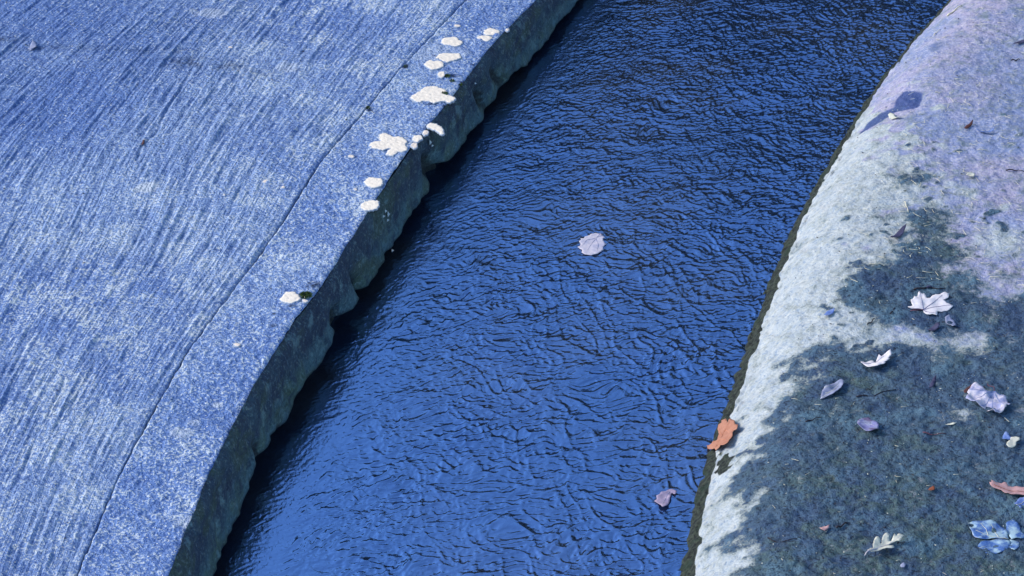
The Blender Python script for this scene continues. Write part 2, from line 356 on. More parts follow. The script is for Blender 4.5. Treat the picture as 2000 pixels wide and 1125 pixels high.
# ------------------------------------------------------------------ right bank
ZR, RR = .125, .30
def prof(d):
    dd = np.clip(d, -1, RR)
    return np.where(d < 0, d * 1.4, ZR * (1 - np.clip(1 - dd / RR, 0, 1) ** 2.6))
def zright(x, y): return float(prof(np.array(x - XR(y)))) if np.isscalar(x) else prof(x - XR(y))
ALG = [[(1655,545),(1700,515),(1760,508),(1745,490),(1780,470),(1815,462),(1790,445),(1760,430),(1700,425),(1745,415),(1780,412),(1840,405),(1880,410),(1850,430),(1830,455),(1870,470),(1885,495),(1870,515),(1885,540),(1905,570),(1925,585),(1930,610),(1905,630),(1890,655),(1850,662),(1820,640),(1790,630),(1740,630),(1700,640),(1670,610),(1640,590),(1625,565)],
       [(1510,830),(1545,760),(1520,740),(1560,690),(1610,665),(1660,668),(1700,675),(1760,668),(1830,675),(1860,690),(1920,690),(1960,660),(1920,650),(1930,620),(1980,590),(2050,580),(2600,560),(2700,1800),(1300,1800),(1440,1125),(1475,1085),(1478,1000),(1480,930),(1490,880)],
       [(1755,338),(1800,335),(1810,350),(1775,362),(1750,352)], [(1940,495),(1985,488),(1965,510),(1940,512)],
       [(1395,1090),(1430,1040),(1450,1020),(1470,990),(1470,1035),(1430,1070),(1405,1100)],
       [(1420,975),(1430,920),(1470,890),(1500,850),(1500,900),(1482,930),(1450,980),(1405,1005)],
       [(1478,808),(1490,780),(1500,785),(1485,812)],[(1512,720),(1540,700),(1530,722)],[(1680,402),(1720,405),(1705,415),(1682,412)],
       [(1925,545),(1960,530),(1985,535),(1960,550)]]
HOLES = [[(1820,805),(1860,795),(1870,775),(1900,790),(1895,815),(1850,830),(1835,835)],[(1575,700),(1620,690),(1610,730),(1585,755),(1565,735)],[(1860,752),(1900,748),(1905,762),(1865,765)],[(1965,805),(2010,800),(2010,825),(1975,820)],[(1860,915),(1905,880),(1915,885),(1880,925)],[(1640,1060),(1650,1045),(1665,1055)],[(1945,745),(1985,735),(1990,750),(1950,758)]]
def inpoly(X, Y, P):
    r = np.zeros(X.shape, bool); n = len(P)
    for i in range(n):
        x1, y1 = P[i]; x2, y2 = P[(i + 1) % n]
        c = ((y1 > Y) != (y2 > Y)); r ^= c & (X < (x2 - x1) * (Y - y1) / ((y2 - y1) if y2 != y1 else 1e-9) + x1)
    return r
def blur2(A, n):
    for _ in range(n):
        B = A.copy(); B[1:-1] = (A[:-2] + 2 * A[1:-1] + A[2:]) / 4; A = B.copy(); A[:, 1:-1] = (B[:, :-2] + 2 * B[:, 1:-1] + B[:, 2:]) / 4
    return A
Tal = tile(31, .016, .016); Tal2 = tile(32, .008, .008); Tst = tile(33, .02, .12, rot=25)
def right_bank():
    da = axis(-.12, 13, -.03, 1.45, .0040)
    d, y = np.meshgrid(da, ya)
    xw = XR(y) + .0014 * samp(Tch, y + 1.7, y * 0) + .0006 * samp(Tch2, y + 1.7, y * 0)
    x = xw + d
    wx = x + .010 * samp(T_iso_sm, x, y) + .022 * samp(T_med, x, y) + .008 * samp(Tal, x, y); wy = y + .012 * samp(T_med, y + 2, x) + .008 * samp(T_iso_sm, y + 1, x) + .008 * samp(Tal, y, x)
    def world(P): return [U(px, py, zright)[:2] for px, py in P]
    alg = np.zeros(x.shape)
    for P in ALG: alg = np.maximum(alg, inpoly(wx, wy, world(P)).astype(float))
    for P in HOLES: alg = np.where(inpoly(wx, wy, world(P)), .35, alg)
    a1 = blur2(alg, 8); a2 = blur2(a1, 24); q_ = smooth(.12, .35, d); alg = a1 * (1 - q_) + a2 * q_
    sc = smooth(1.5, 2.3, samp(T_iso_sm, x + .5, y) + .5 * samp(T_med, x, y + .5) ) * smooth(.06, .2, d)
    alg = np.maximum(alg, sc * .7 * smooth(7.0, 6.3, y))
    # pale rim, lying between the wet foot and the top; fades into the lavender flat
    c0 = U(1800, 300, zright)
    yr = y
    wid = np.interp(yr, [U(1400, 1000, zright)[1], U(1500, 700, zright)[1], U(1560, 450, zright)[1], U(1660, 300, zright)[1], U(1700, 215, zright)[1], U(1800, 100, zright)[1]], [.40, .5, .42, .20, .07, .03])
    pale = smooth(wid * 1.25, wid * .6, d + .05 * samp(T_med, x, y) + .03 * samp(T_iso_mid, x, y))
    for px, py, rx, ry in ((1900, 700, 140, 60), (1960, 470, 60, 40), (1620, 720, 60, 40), (1870, 800, 60, 40)):
        pale = np.maximum(pale, .8 * blob(x, y, px, py, rx, ry, zright))
    pale *= smooth(U(1720, 175, zright)[1] + .05, U(1700, 225, zright)[1] - .05, y) * .9 + .1
    ed = smooth(.036, .024, d + .0025 * samp(Tch, d, y) + .0018 * samp(T_iso_sm, x, y))
    for px, py, rx, ry, k in ((1413, 905, 20, 24, 1.0), (1560, 480, 10, 14, .3)):
        ed = np.maximum(ed, .9 * smooth(.1, .9, k * blob(x, y, px, py, rx, ry, zright) + .12 * samp(T_iso_sm, x, y) + .08 * samp(Tal, x, y)))
    shadow_damp = np.zeros_like(x)
    dp = [U(px, py, zright)[:2] for px, py in ((1745, 208), (1762, 178), (1800, 182), (1798, 208), (1770, 212), (1752, 214), (1722, 232), (1695, 250), (1676, 262), (1694, 238), (1720, 216))]  # outline of a cast shadow, painted onto the bank
    ww = .1; shadow_damp = blur2(inpoly(x * (1 - ww) + wx * ww, y * (1 - ww) + wy * ww, dp).astype(float), 4)
    for px, py, rx, ry, k in ((1830, 90, 26, 18, .55), (1800, 140, 30, 14, .35), (1870, 70, 30, 16, .4)):  # fainter dark spots higher up the bank
        shadow_damp = np.maximum(shadow_damp, k * blob(x, y, px, py, rx, ry, zright))
    am = np.clip(alg, 0, 1)
    h = .004 * samp(T_iso_big, x, y) + .0010 * samp(T_iso_sm, x, y) + .0006 * samp(T_grit, x, y)
    h += am * (.0015 + .0006 * samp(Tal, x, y) + .0005 * samp(Tal2, x, y) + .0012 * samp(T_iso_sm, y, x) + .0009 * samp(T_med, y, x) - .0028 * smooth(1.1, 2.2, samp(T_grit, x + .4, y)) + .0004 * samp(Tst, x, y))
    h -= .003 * shadow_damp
    V = np.stack([x, y, prof(d) + h * smooth(-.01, .05, d) + np.where(d < .05, .0025 * samp(T_iso_sm, d * 2, y), 0)], -1)
    fl = np.stack([d - .5 * y, y, 0 * y], -1).reshape(-1, 3)
    o = mesh_obj('bank', V.reshape(-1, 3), grid_faces(*x.shape), M_right, attrs=dict(flow=fl, pale=pale.ravel(), algae=am.ravel(), shadow_damp=shadow_damp.ravel(), edge=ed.ravel()))
    tag(o, 'rounded concrete bank right of the water with dark algae and fallen leaves', 'bank', kind='structure')
right_bank()

# ------------------------------------------------------------------ water
def water():
    xa = axis(-8, 9, -.80, 1.0, .0026); yw = axis(YLO, YHI, YN, YF, .0032)
    cen = (XL(yw) + XR(yw)) / 2                        # the sheet follows the channel
    t, y = np.meshgrid(xa, yw); x = t + (cen[:, None] - cen.mean()) * np.exp(-np.abs(t) / 3)
    k = dict(NT=2048, CELL=.0022)
    A = tile(41, .13, .050, 2.0, 12, **k); B = tile(42, .085, .24, 2.0, 10, **k); C = tile(43, .030, .023, 3, 5, **k); C2 = tile(46, .017, .014, 3, 0, **k); E = tile(49, .038, .038, 3, -20, **k)
    A2 = tile(47, .06, .05, 3); St = tile(48, .06, .016, 2.5, 45, **k); D = tile(44, .20, .14, 2, 30); Wd = tile(45, .12, .12); Pt = tile(50, .35, .3)
    wx = x + .010 * samp(Wd, x, y); wy = y + .010 * samp(Wd, y, x)
    wl = x - XL(y)
    near = smooth(6.7, 5.3, y); right = smooth(.10, .75, wl)
    rgh = (.16 + .40 * smooth(.10, .17, wl) + .44 * smooth(.14, .40, wl)) * (1 + .2 * samp(Pt, x, y))
    def ridge(T, w, o=0): q = samp(T, wx + o, wy + o); return np.exp(-(q / w) ** 2)
    net = right * (.45 + .55 * near) + .15
    fine = 1 - .35 * near
    cr = .0022 * net * ridge(A, .36) + .0030 * net * ridge(B, .27) + .0011 * fine * ridge(C, .40) + .0017 * ridge(E, .34)
    cr = .0033 * np.tanh(cr / .0033)
    h = rgh * (cr + .00035 * fine * samp(C2, wx, wy) + .0005 * samp(St, wx, wy) * (1 - right) + .0007 * samp(D, wx, wy) + .0004 * samp(A2, wx, wy))
    V = np.stack([x, y, h], -1)
    o = mesh_obj('water', V.reshape(-1, 3), grid_faces(*x.shape), M_water); tag(o, kind='structure')
water()

# ------------------------------------------------------------------ the wood upstream that the water mirrors
def wood():
    rng = np.random.default_rng(7); V = []; F = []
    def quad(c, sz):
        a = rng.standard_normal(3); a /= np.linalg.norm(a); b = np.cross(a, rng.standard_normal(3)); b /= np.linalg.norm(b)
        n = len(V); a *= sz; b *= sz * .7
        V.extend([c - a, c + b, c + a, c - b]); F.append((n, n + 1, n + 2, n + 3))
    spots = [(-5.5 + i * 1.35, 15.5, float(np.interp(-5.5 + i * 1.35, [-5, -1, 3, 12], [3.8, 4.4, 6.6, 9.5]))) for i in range(15)]
    spots += [(13.5 + .5 * (i % 2), 13.5 - i * 1.8, 11.5) for i in range(6)]  # unseen side row, added to darken ripples tilted sideways
    for tx, ty, H in spots:
        tx += rng.uniform(-.4, .4); ty += rng.uniform(-1.3, 1.6) * (tx < 13); H += rng.uniform(-.6, .6)
        n = len(V)
        for z, r in ((-.3, .22), (H * .8, .06)):
            for k in range(8): V.append(np.array([tx + r * math.cos(k * math.pi / 4), ty + r * math.sin(k * math.pi / 4), z]))
        for k in range(8): F.append((n + k, n + (k + 1) % 8, n + 8 + (k + 1) % 8, n + 8 + k))
        cl = [np.array([tx, ty, 0]) + np.array([rng.normal(0, .8), rng.normal(0, .8), H * rng.uniform(.12, .93)]) for _ in range(34)]
        for c in cl:
            r = .75 * (1.1 - c[2] / H * .5)
            for _ in range(70): quad(c + rng.normal(0, r * .5, 3), rng.uniform(.09, .17))
    m = MT('dark_foliage', .8, .2); m.col(m.mix(m.noise(m.obj(), 3, 3), (.035, .030, .018), (.055, .05, .03)))
    o = mesh_obj('wood', V, F, m.m, smooth_=False); tag(o, 'dark wood out of view upstream, with trees added at the right to darken ripples', kind='stuff')
wood()

def zslab(x, y): return float(zleft(x, y) + .0030 * samp(T_iso_big, x, y) + .0006)
def zbank(x, y): d = x - float(XR(y)); return float(prof(np.array(d)) + .004 * samp(T_iso_big, x, y) * smooth(-.01, .05, d) + .0015 * smooth(.1, .3, d))
# ------------------------------------------------------------------ flat things cut to an outline: leaves and crusts
def sheet(outline, zf, step=.006, jag=0, seed=0):
    """triangulate a surveyed outline (pixels) on a surface; returns xy points, tris, edge distance"""
    P = [np.array(U(px, py, zf)[:2]) for px, py in outline]
    if sum(P[i][0] * P[(i + 1) % len(P)][1] - P[(i + 1) % len(P)][0] * P[i][1] for i in range(len(P))) < 0: P = P[::-1]
    rng = np.random.default_rng(seed); Q = []
    for i in range(len(P)):                              # subdivide with a slightly toothed edge
        a, b = P[i], P[(i + 1) % len(P)]; L = np.hypot(*(b - a)); n = max(1, int(L / step)); nn = np.array([b[1] - a[1], a[0] - b[0]]) / max(L, 1e-6)
        for k in range(n): Q.append(a + (b - a) * k / n + (nn * rng.uniform(-1, 1) * jag if k else 0))
    Q = np.array(Q); lo_, hi_ = Q.min(0), Q.max(0); I = []
    X, Y = np.meshgrid(np.arange(lo_[0], hi_[0], step * .9), np.arange(lo_[1], hi_[1], step * .9))
    X = X + rng.uniform(-.2, .2, X.shape) * step; Y = Y + rng.uniform(-.2, .2, X.shape) * step
    def edist(p):
        A = Q; B = np.roll(Q, -1, 0); AB = B - A; t = np.clip(((p - A) * AB).sum(1) / np.maximum((AB ** 2).sum(1), 1e-12), 0, 1)
        return np.sqrt(((p - A - AB * t[:, None]) ** 2).sum(1)).min()
    ins = inpoly(X, Y, [tuple(q) for q in Q])
    for x, y in zip(X[ins], Y[ins]):
        if edist(np.array([x, y])) > step * .4: I.append((x, y))
    pts = [Vector(q) for q in Q] + [Vector(q) for q in I]; n = len(Q)
    r = delaunay_2d_cdt(pts, [], [list(range(n))], 1, 1e-7)
    V = np.array([tuple(v) for v in r[0]]); F = [tuple(f) for f in r[2]]
    ed = np.array([edist(v) for v in V])
    return V, F, ed, Q
def boundary(F):
    from collections import Counter
    E = {}
    for f in F:
        for i in range(len(f)):
            a, b = f[i], f[(i + 1) % len(f)]; E[(a, b)] = 1
    return [(a, b) for (a, b) in E if (b, a) not in E]
def solid(V3, F, thick):
    """give a bent sheet a real thickness"""
    n = len(V3); V = np.concatenate([V3, V3 - np.array([0, 0, thick])]); FF = list(F) + [tuple(n + i for i in f[::-1]) for f in F]
    for a, b in boundary(F): FF.append((b, a, n + a, n + b))
    return V, FF

def mat_leaf(name, base, dark, rough=.6, spec=.3, patch=None, blotch=.45):
    m = MT(name, rough, spec); o = m.obj(); n = m.noise(o, 60, 4, .65); f = m.noise(o, 300, 3, .7)
    c = m.mix(m.mr(n, .4, .65, 0, blotch), base, dark); c = m.mix(m.mr(f, .52, .7, 0, .35), c, dark)
    if patch is not None: c = m.mix(m.mr(m.noise(o, 30, 3, .6), .48, .62, 0, .85), c, patch)
    m.col(c); m.bump(n, .5, .003); return m.m
def tube(pts, r0, r1, sides=6):
    V = []; F = []; pts = [np.array(p, float) for p in pts]
    for i, p in enumerate(pts):
        d = pts[min(i + 1, len(pts) - 1)] - pts[max(i - 1, 0)]; d /= max(np.linalg.norm(d), 1e-9)
        a = np.cross(d, [0, 0, 1.]); a = a / np.linalg.norm(a) if np.linalg.norm(a) > 1e-6 else np.array([1., 0, 0]); b = np.cross(a, d)
        r = r0 + (r1 - r0) * i / (len(pts) - 1)
        for k in range(sides): t = 2 * math.pi * k / sides; V.append(p + (a * math.cos(t) + b * math.sin(t)) * r)
        if i:
            m = (i - 1) * sides
            for k in range(sides): F.append((m + k, m + (k + 1) % sides, m + sides + (k + 1) % sides, m + sides + k))
    F.append(tuple(range(sides))[::-1]); F.append(tuple(range(len(V) - sides, len(V))))
    return V, F
def bez(P, n=10):
    """smooth line through surveyed pixels"""
    P = np.array(P, float); t = np.linspace(0, len(P) - 1, n); return np.stack([np.interp(t, range(len(P)), P[:, 0]), np.interp(t, range(len(P)), P[:, 1])], 1)

def leaf(label, outline, mat, zf, name='fallen_leaf', cat='leaf', mid=None, veins=(), vmat=None, stem=None, smat=None, fold=.10, curl=.12, lift=.003,
         wave=.0015, cup=None, thick=.0006, seed=1, jag=.0006, flat=False, group=None):
    V, F, ed, Q = sheet(outline, zf, .0045 if len(outline) > 5 else .004, jag, seed)
    rng = np.random.default_rng(seed); c = V.mean(0)
    size = np.ptp(V, 0).max()
    if mid:
        a = np.array(U(*mid[0], zf)[:2]); b = np.array(U(*mid[1], zf)[:2]); D = (b - a) / np.linalg.norm(b - a)
    else: a = c; D = np.array([1., 0])
    def dz(p):
        p = np.atleast_2d(p); q = np.abs((p[:, 0] - a[0]) * -D[1] + (p[:, 1] - a[1]) * D[0]); s_ = (p[:, 0] - c[0]) * D[0] + (p[:, 1] - c[1]) * D[1]
        z = lift + fold * q + curl * (s_ / size) ** 2 * size * .8 + wave * samp(T_iso_sm, p[:, 0] * 1.3 + seed, p[:, 1] * 1.3)
        return np.maximum(z, .0012)
    base = np.array([zf(x, y) if callable(zf) else zf for x, y in V])
    root = empty(name, (c[0], c[1], float(base.mean())), label, cat, group)
    # build in the frame of the leaf, keeping the surveyed outline in view: a raised point is drawn back along the sight line
    def raise_(p, h, extra=0):
        p = np.atleast_2d(p); z0 = np.array([zf(x, y) if callable(zf) else zf for x, y in p])
        return np.stack([p[:, 0], p[:, 1], z0 + h + extra], 1)
    sv, sf = solid(raise_(V, dz(V)), F, thick)
    mesh_obj('blade', sv, sf, mat, root)
    for vn in veins:
        pp = bez(vn, 9); w = np.array([U(px, py, zf)[:2] for px, py in pp]); q = raise_(w, dz(w), .0003)
        tv, tf = tube(q, .0008, .0003, 5); mesh_obj('vein', tv, tf, vmat or mat, root)
    if stem:
        pp = bez(stem, 10); w = np.array([U(px, py, zf)[:2] for px, py in pp]); hh = np.linspace(float(dz(w[:1])[0]), .003, len(w)); hh = hh + .004 * np.sin(np.linspace(0, math.pi, len(w)))
        tv, tf = tube(raise_(w, hh), .0010, .0012, 6); mesh_obj('stem', tv, tf, smat or vmat or mat, root)
    return root
def Z(x0, y0, k, pts): return [(x0 + a * k, y0 + b * k) for a, b in pts]

mL_white = mat_leaf('bleached_leaf', alb(226, 226, 248), alb(196, 202, 238))
mL_vein = mat_leaf('leaf_vein', alb(120, 118, 170), alb(90, 84, 140))
mL_orange = mat_leaf('orange_oak_leaf', alb(186, 134, 118, .9), alb(160, 104, 84, .9)); mL_orangev = mat_leaf('orange_vein', alb(208, 150, 130), alb(180, 110, 80))
mL_rust = mat_leaf('rust_leaf', alb(150, 88, 66, 1.), alb(110, 62, 50))
mL_lav = mat_leaf('lavender_leaf', alb(214, 212, 240), alb(128, 142, 210), blotch=.8)
mL_grey = mat_leaf('grey_leaf', alb(150, 160, 204), alb(108, 124, 176)); mL_purple = mat_leaf('purple_leaf', alb(128, 128, 196), alb(190, 210, 232), patch=alb(84, 64, 112), rough=.35)
mL_pink = mat_leaf('pink_leaf', alb(196, 160, 172), alb(166, 126, 140)); mL_wet = mat_leaf('wet_blue_leaf', alb(70, 108, 190), alb(160, 192, 226), rough=.25, spec=.6, patch=alb(168, 200, 230))
mL_cream = mat_leaf('cream_leaf', alb(208, 214, 214), alb(180, 186, 196)); mL_dark = mat_leaf('dark_leaf', alb(66, 68, 108), alb(44, 40, 66)); mL_blue = mat_leaf('blue_leaf', alb(90, 120, 202), alb(150, 170, 220))
mL_float = mat_leaf('soaked_leaf', alb(206, 206, 236), alb(150, 160, 214)); mL_float2 = mat_leaf('soaked_pink_leaf', alb(170, 158, 196), alb(110, 112, 170)); mL_brown = mat_leaf('brown_leaf', alb(88, 56, 58), alb(58, 34, 36)); mT = mat_leaf('twig_bark', alb(40, 34, 48), alb(26, 22, 32)); mStraw = mat_leaf('straw', alb(226, 226, 216), alb(190, 190, 190))
mTr = mat_leaf('red_stem', alb(96, 64, 88), alb(70, 44, 64))

A_ = Z(1000, 380, .1778, [(735,520),(760,505),(752,490),(790,488),(800,470),(850,455),(870,437),(920,430),(945,437),(985,440),(1020,480),(1000,492),(1002,510),(1018,535),(1040,555),(1015,565),(1000,590),(1003,615),(985,630),(940,655),(900,660),(870,672),(800,660),(765,640),(770,612),(742,600),(720,580),(745,570),(755,552)])
leaf('pale pinkish maple leaf floating alone in mid channel', A_, mL_float, .0025, mid=((1178, 460), (1135, 492)), veins=[[(1168, 463), (1157, 474), (1147, 490)], [(1163, 466), (1168, 480), (1166, 492)], [(1162, 467), (1146, 470), (1136, 482)]], vmat=mL_lav, stem=[(1168, 463), (1176, 458)], fold=.02, curl=.03, lift=.0015, wave=.0006, seed=3)
B_ = Z(1200, 800, .2045, [(380,880),(405,862),(400,840),(430,828),(450,800),(490,790),(520,775),(550,765),(600,790),(580,820),(550,800),(540,830),(530,870),(510,930),(460,950),(440,925),(420,910)])
leaf('small curled pinkish leaf floating on the water near the lower right bank', B_, mL_float2, .002, mid=((1312, 957), (1284, 990)), veins=[[(1308, 962), (1300, 974), (1292, 988)]], vmat=mL_lav, fold=.18, curl=.12, lift=.0015, seed=4)
C_ = Z(1200, 800, .2045, [(880,380),(905,375),(925,365),(940,345),(965,345),(980,335),(985,310),(995,280),(983,235),(992,205),(1020,190),(1020,170),(1060,155),(1072,165),(1080,185),(1085,165),(1100,150),(1140,155),(1150,185),(1180,205),(1175,230),(1165,250),(1135,262),(1130,280),(1128,310),(1110,340),(1095,352),(1090,375),(1080,390),(1060,408),(1040,411),(1010,410),(1000,430),(965,460),(945,445),(945,425),(920,428),(900,430)])
leaf('bright orange brown oak leaf lying across the water edge of the right bank', C_, mL_orange, zbank, mid=((1387, 878), (1430, 838)), veins=[[(1396, 888), (1406, 866), (1418, 845), (1425, 836)], [(1405, 868), (1418, 870)], [(1409, 860), (1404, 848)], [(1415, 850), (1430, 852)]], vmat=mL_orangev, fold=.10, curl=.3, lift=.012, seed=5, wave=.002)
D_ = Z(1650, 540, .1778, [(690,355),(720,345),(745,330),(730,300),(720,275),(745,262),(760,235),(785,238),(800,225),(805,195),(815,180),(835,198),(850,205),(868,198),(890,220),(895,250),(930,255),(965,228),(1000,215),(1045,215),(1080,196),(1100,190),(1125,205),(1145,200),(1145,225),(1135,250),(1105,262),(1080,270),(1100,285),(1120,310),(1155,320),(1190,335),(1170,355),(1145,372),(1120,390),(1090,388),(1060,400),(1035,395),(1015,400),(1018,420),(1010,440),(985,432),(960,430),(930,435),(900,430),(880,415),(865,400),(860,375),(820,372),(780,368),(735,366)])
leaf('large white five pointed maple leaf lying flat on the dark algae', D_, mL_white, zbank, mid=((1803, 607), (1850, 585)), veins=[[(1803, 607), (1800, 590), (1797, 574)], [(1803, 607), (1822, 594), (1840, 580)], [(1804, 607), (1830, 601), (1858, 599)], [(1803, 607), (1790, 606), (1776, 604)], [(1804, 608), (1815, 613), (1828, 615)]], vmat=mL_vein, stem=[(1803, 607), (1790, 611), (1778, 609)], smat=mTr, fold=.03, curl=.06, wave=.0009, lift=.003, seed=6)
E_ = Z(1650, 540, .1778, [(170,980),(195,970),(230,965),(270,945),(310,935),(335,965),(350,925),(370,885),(400,900),(440,875),(480,855),(500,845),(508,870),(505,905),(475,935),(490,945),(470,962),(435,985),(445,1005),(425,1015),(400,1020),(350,1045),(300,1055),(250,1035),(210,1010)])
leaf('folded white leaf with a ragged upright half below the large maple leaf', E_, mL_white, zbank, mid=((1681, 715), (1738, 695)), veins=[[(1684, 717), (1698, 718), (1712, 710), (1728, 698)]], vmat=mL_vein, fold=.35, curl=.3, lift=.003, seed=7)
F_ = Z(1550, 700, .1778, [(290,465),(300,430),(310,400),(335,345),(360,332),(390,320),(420,300),(450,285),(490,268),(520,258),(545,262),(550,275),(545,310),(525,340),(500,370),(450,410),(415,425),(380,435),(330,455)])
leaf('narrow grey boat shaped leaf between the pale rim and the dark algae', F_, mL_grey, zbank, mid=((1603, 780), (1645, 748)), veins=[[(1604, 780), (1622, 769), (1644, 748)], [(1610, 764), (1625, 758), (1638, 750)], [(1612, 772), (1630, 766)]], vmat=mL_cream, fold=.45, curl=.2, lift=.002, seed=8)
G_ = Z(1550, 700, .1778, [(692,750),(700,735),(720,725),(770,710),(820,708),(850,730),(900,740),(925,760),(930,785),(935,825),(910,840),(880,850),(840,862),(790,855),(760,825),(735,805),(710,785)])
leaf('small cupped purple leaf with a shiny pale front edge', G_, mL_purple, zbank, mid=((1674, 834), (1715, 842)), veins=[[(1676, 832), (1690, 831), (1708, 838)]], vmat=mL_lav, fold=.45, curl=.7, lift=.003, seed=9)
H_ = Z(1800, 730, .151, [(580,315),(600,290),(640,245),(690,225),(740,245),(790,265),(830,285),(880,300),(950,310),(1000,330),(1050,338),(1090,345),(1095,368),(1110,385),(1105,410),(1130,425),(1145,440),(1120,457),(1090,455),(1092,480),(1085,500),(1068,520),(1050,545),(1025,555),(1000,575),(970,585),(940,600),(910,582),(885,580),(860,555),(850,530),(842,500),(845,465),(815,472),(780,470),(740,455),(690,440),(655,440),(620,430),(590,415),(560,400),(575,380),(600,350)])
leaf('large crumpled lavender maple leaf with brown tip and a hooked stem', H_, mL_lav, zbank, mid=((1941, 776), (1930, 808)), veins=[[(1938, 777), (1912, 778), (1892, 775)], [(1938, 777), (1928, 792), (1914, 800)], [(1939, 777), (1938, 795), (1938, 814)], [(1940, 777), (1952, 790), (1960, 800)], [(1941, 777), (1955, 781), (1966, 785)], [(1937, 777), (1918, 784), (1900, 790)]], vmat=mL_blue, stem=[(1941, 777), (1940, 767), (1930, 762), (1928, 752)], smat=mTr, fold=.16, curl=.55, lift=.006, wave=.004, seed=10)
r_ = bpy.data.objects['fallen_leaf.007']
V_, F0, e_, q_ = sheet(Z(1800, 730, .151, [(535,300),(560,270),(590,250),(640,215),(690,225),(655,250),(615,285),(585,318),(560,325),(545,320)]), zbank, .004, .0006, 4)
sv_, sf_ = solid(np.array([[x, y, zbank(x, y) + .016] for x, y in V_]), F0, .0008); t_ = mesh_obj('tip', sv_, sf_, mL_brown, r_); t_['label'] = 'brown curled tip'
I1 = Z(1800, 730, .151, [(1040,880),(1045,850),(1050,820),(1065,800),(1085,785),(1115,800),(1135,830),(1150,850),(1180,858),(1160,880),(1130,905),(1080,895)])
lf = leaf('small withered leaf half blue and half cream near the right edge', I1, mL_blue, zbank, mid=((1958, 860), (1975, 852)), fold=.3, curl=.4, lift=.004, seed=11)
V_, F0, e_, q_ = sheet(Z(1800, 730, .151, [(1150,860),(1210,858),(1265,875),(1268,905),(1220,925),(1218,965),(1190,985),(1160,1000),(1120,995),(1092,970),(1095,945),(1130,905)]), zbank, .004, .0006, 5)
sv_, sf_ = solid(np.array([[x, y, zbank(x, y) + .008 + .2 * abs(x - V_[:, 0].mean())] for x, y in V_]), F0, .0007); mesh_obj('lobe', sv_, sf_, mL_cream, lf)['label'] = 'cream half turned over'
J_ = Z(1780, 920, .1823, [(830,170),(855,172),(850,150),(880,155),(900,165),(930,160),(960,168),(990,158),(1020,160),(1035,185),(1080,192),(1130,190),(1180,200),(1240,196),(1300,210),(1360,230),(1340,280),(1290,290),(1240,298),(1200,290),(1160,280),(1120,280),(1090,288),(1060,285),(1030,270),(1000,275),(980,262),(960,245),(935,240),(910,230),(880,222),(850,205)])
leaf('pink brown oak leaf running out of the right side of the photo', J_, mL_pink, zbank, mid=((1933, 952), (2015, 966)), veins=[[(1940, 955), (1970, 963), (2005, 966)]], vmat=mL_rust, fold=.15, curl=.2, lift=.006, seed=12)
leaf('blue white crumpled leaf tucked under the pink brown oak leaf', Z(1780, 920, .1823, [(1100,370),(1130,340),(1160,310),(1230,300),(1290,320),(1330,360),(1290,400),(1230,395),(1190,410),(1160,430),(1150,395)]), mL_blue, zbank, veins=[[(1985, 990), (1995, 985), (2008, 978)]], vmat=mL_cream, fold=.2, curl=.3, lift=.003, seed=13)
K1 = Z(1780, 920, .1823, [(600,570),(650,558),(700,555),(750,552),(800,550),(850,553),(890,560),(930,578),(960,600),(990,622),(1010,650),(1030,685),(1040,735),(980,742),(920,742),(860,740),(810,748),(760,750),(715,738),(680,720),(655,690),(640,660),(622,630),(620,605)])
kl = leaf('wet shiny blue leaf of broad leaflets in the lower right corner', K1, mL_wet, zbank, mid=((1892, 1028), (1970, 1056)), veins=[[(1970, 1056), (1940, 1052), (1905, 1040)], [(1950, 1053), (1942, 1040), (1935, 1028)], [(1930, 1049), (1925, 1036), (1915, 1026)]], vmat=mL_cream, fold=.05, curl=.06, lift=.003, seed=14)
for pts, sd_, vn in (([(1010,570),(1030,555),(1050,545),(1070,530),(1090,520),(1110,540),(1130,560),(1160,600),(1165,625),(1170,650),(1195,670),(1210,690),(1215,730),(1170,738),(1130,735),(1070,742),(1050,715),(1040,690),(1022,665),(1012,640),(1018,605)], 2, [(1972, 1056), (1977, 1035), (1979, 1018)]),
                     ([(690,830),(715,800),(740,780),(785,768),(830,762),(880,756),(940,752),(1030,752),(1060,780),(1055,805),(1040,830),(1000,860),(960,880),(915,892),(870,900),(825,895),(780,885),(750,870),(730,850)], 3, [(1970, 1058), (1945, 1070), (1918, 1073)]),
                     ([(1050,755),(1110,758),(1160,770),(1158,800),(1150,830),(1130,850),(1100,865),(1070,850),(1050,830),(1058,790)], 6, [(1972, 1058), (1980, 1066), (1986, 1072)])):
    V_, F0, e_, q_ = sheet(Z(1780, 920, .1823, pts), zbank, .0045, .0006, sd_)
    zz = lambda x, y: zbank(x, y) + .0035 + .0015 * float(samp(T_iso_sm, x + sd_, y))
    sv_, sf_ = solid(np.array([[x, y, zz(x, y)] for x, y in V_]), F0, .0006); lb = mesh_obj('leaflet', sv_, sf_, mL_wet, kl)
    w_ = [U(px, py, zbank)[:2] for px, py in bez(vn, 8)]; tv, tf = tube([(x, y, zz(x, y) + .0004) for x, y in w_], .0009, .0003, 5); mesh_obj('vein', tv, tf, mL_cream, lb)
L_ = Z(1600, 980, .1289, [(720,850),(745,825),(770,800),(810,780),(805,730),(815,690),(830,650),(850,632),(880,625),(905,630),(920,650),(918,675),(915,700),(945,680),(942,640),(960,610),(985,590),(1010,580),(1040,585),(1055,600),(1050,625),(1055,655),(1085,665),(1110,625),(1130,600),(1145,608),(1160,620),(1180,600),(1200,590),(1250,590),(1278,605),(1255,625),(1240,640),(1235,660),(1225,675),(1200,680),(1170,670),(1135,678),(1100,680),(1070,688),(1050,700),(1035,722),(1060,736),(1110,738),(1130,752),(1128,770),(1105,780),(1080,785),(1020,782),(960,785),(915,798),(880,820),(855,832),(830,850),(812,872),(780,895),(765,870),(750,880)])
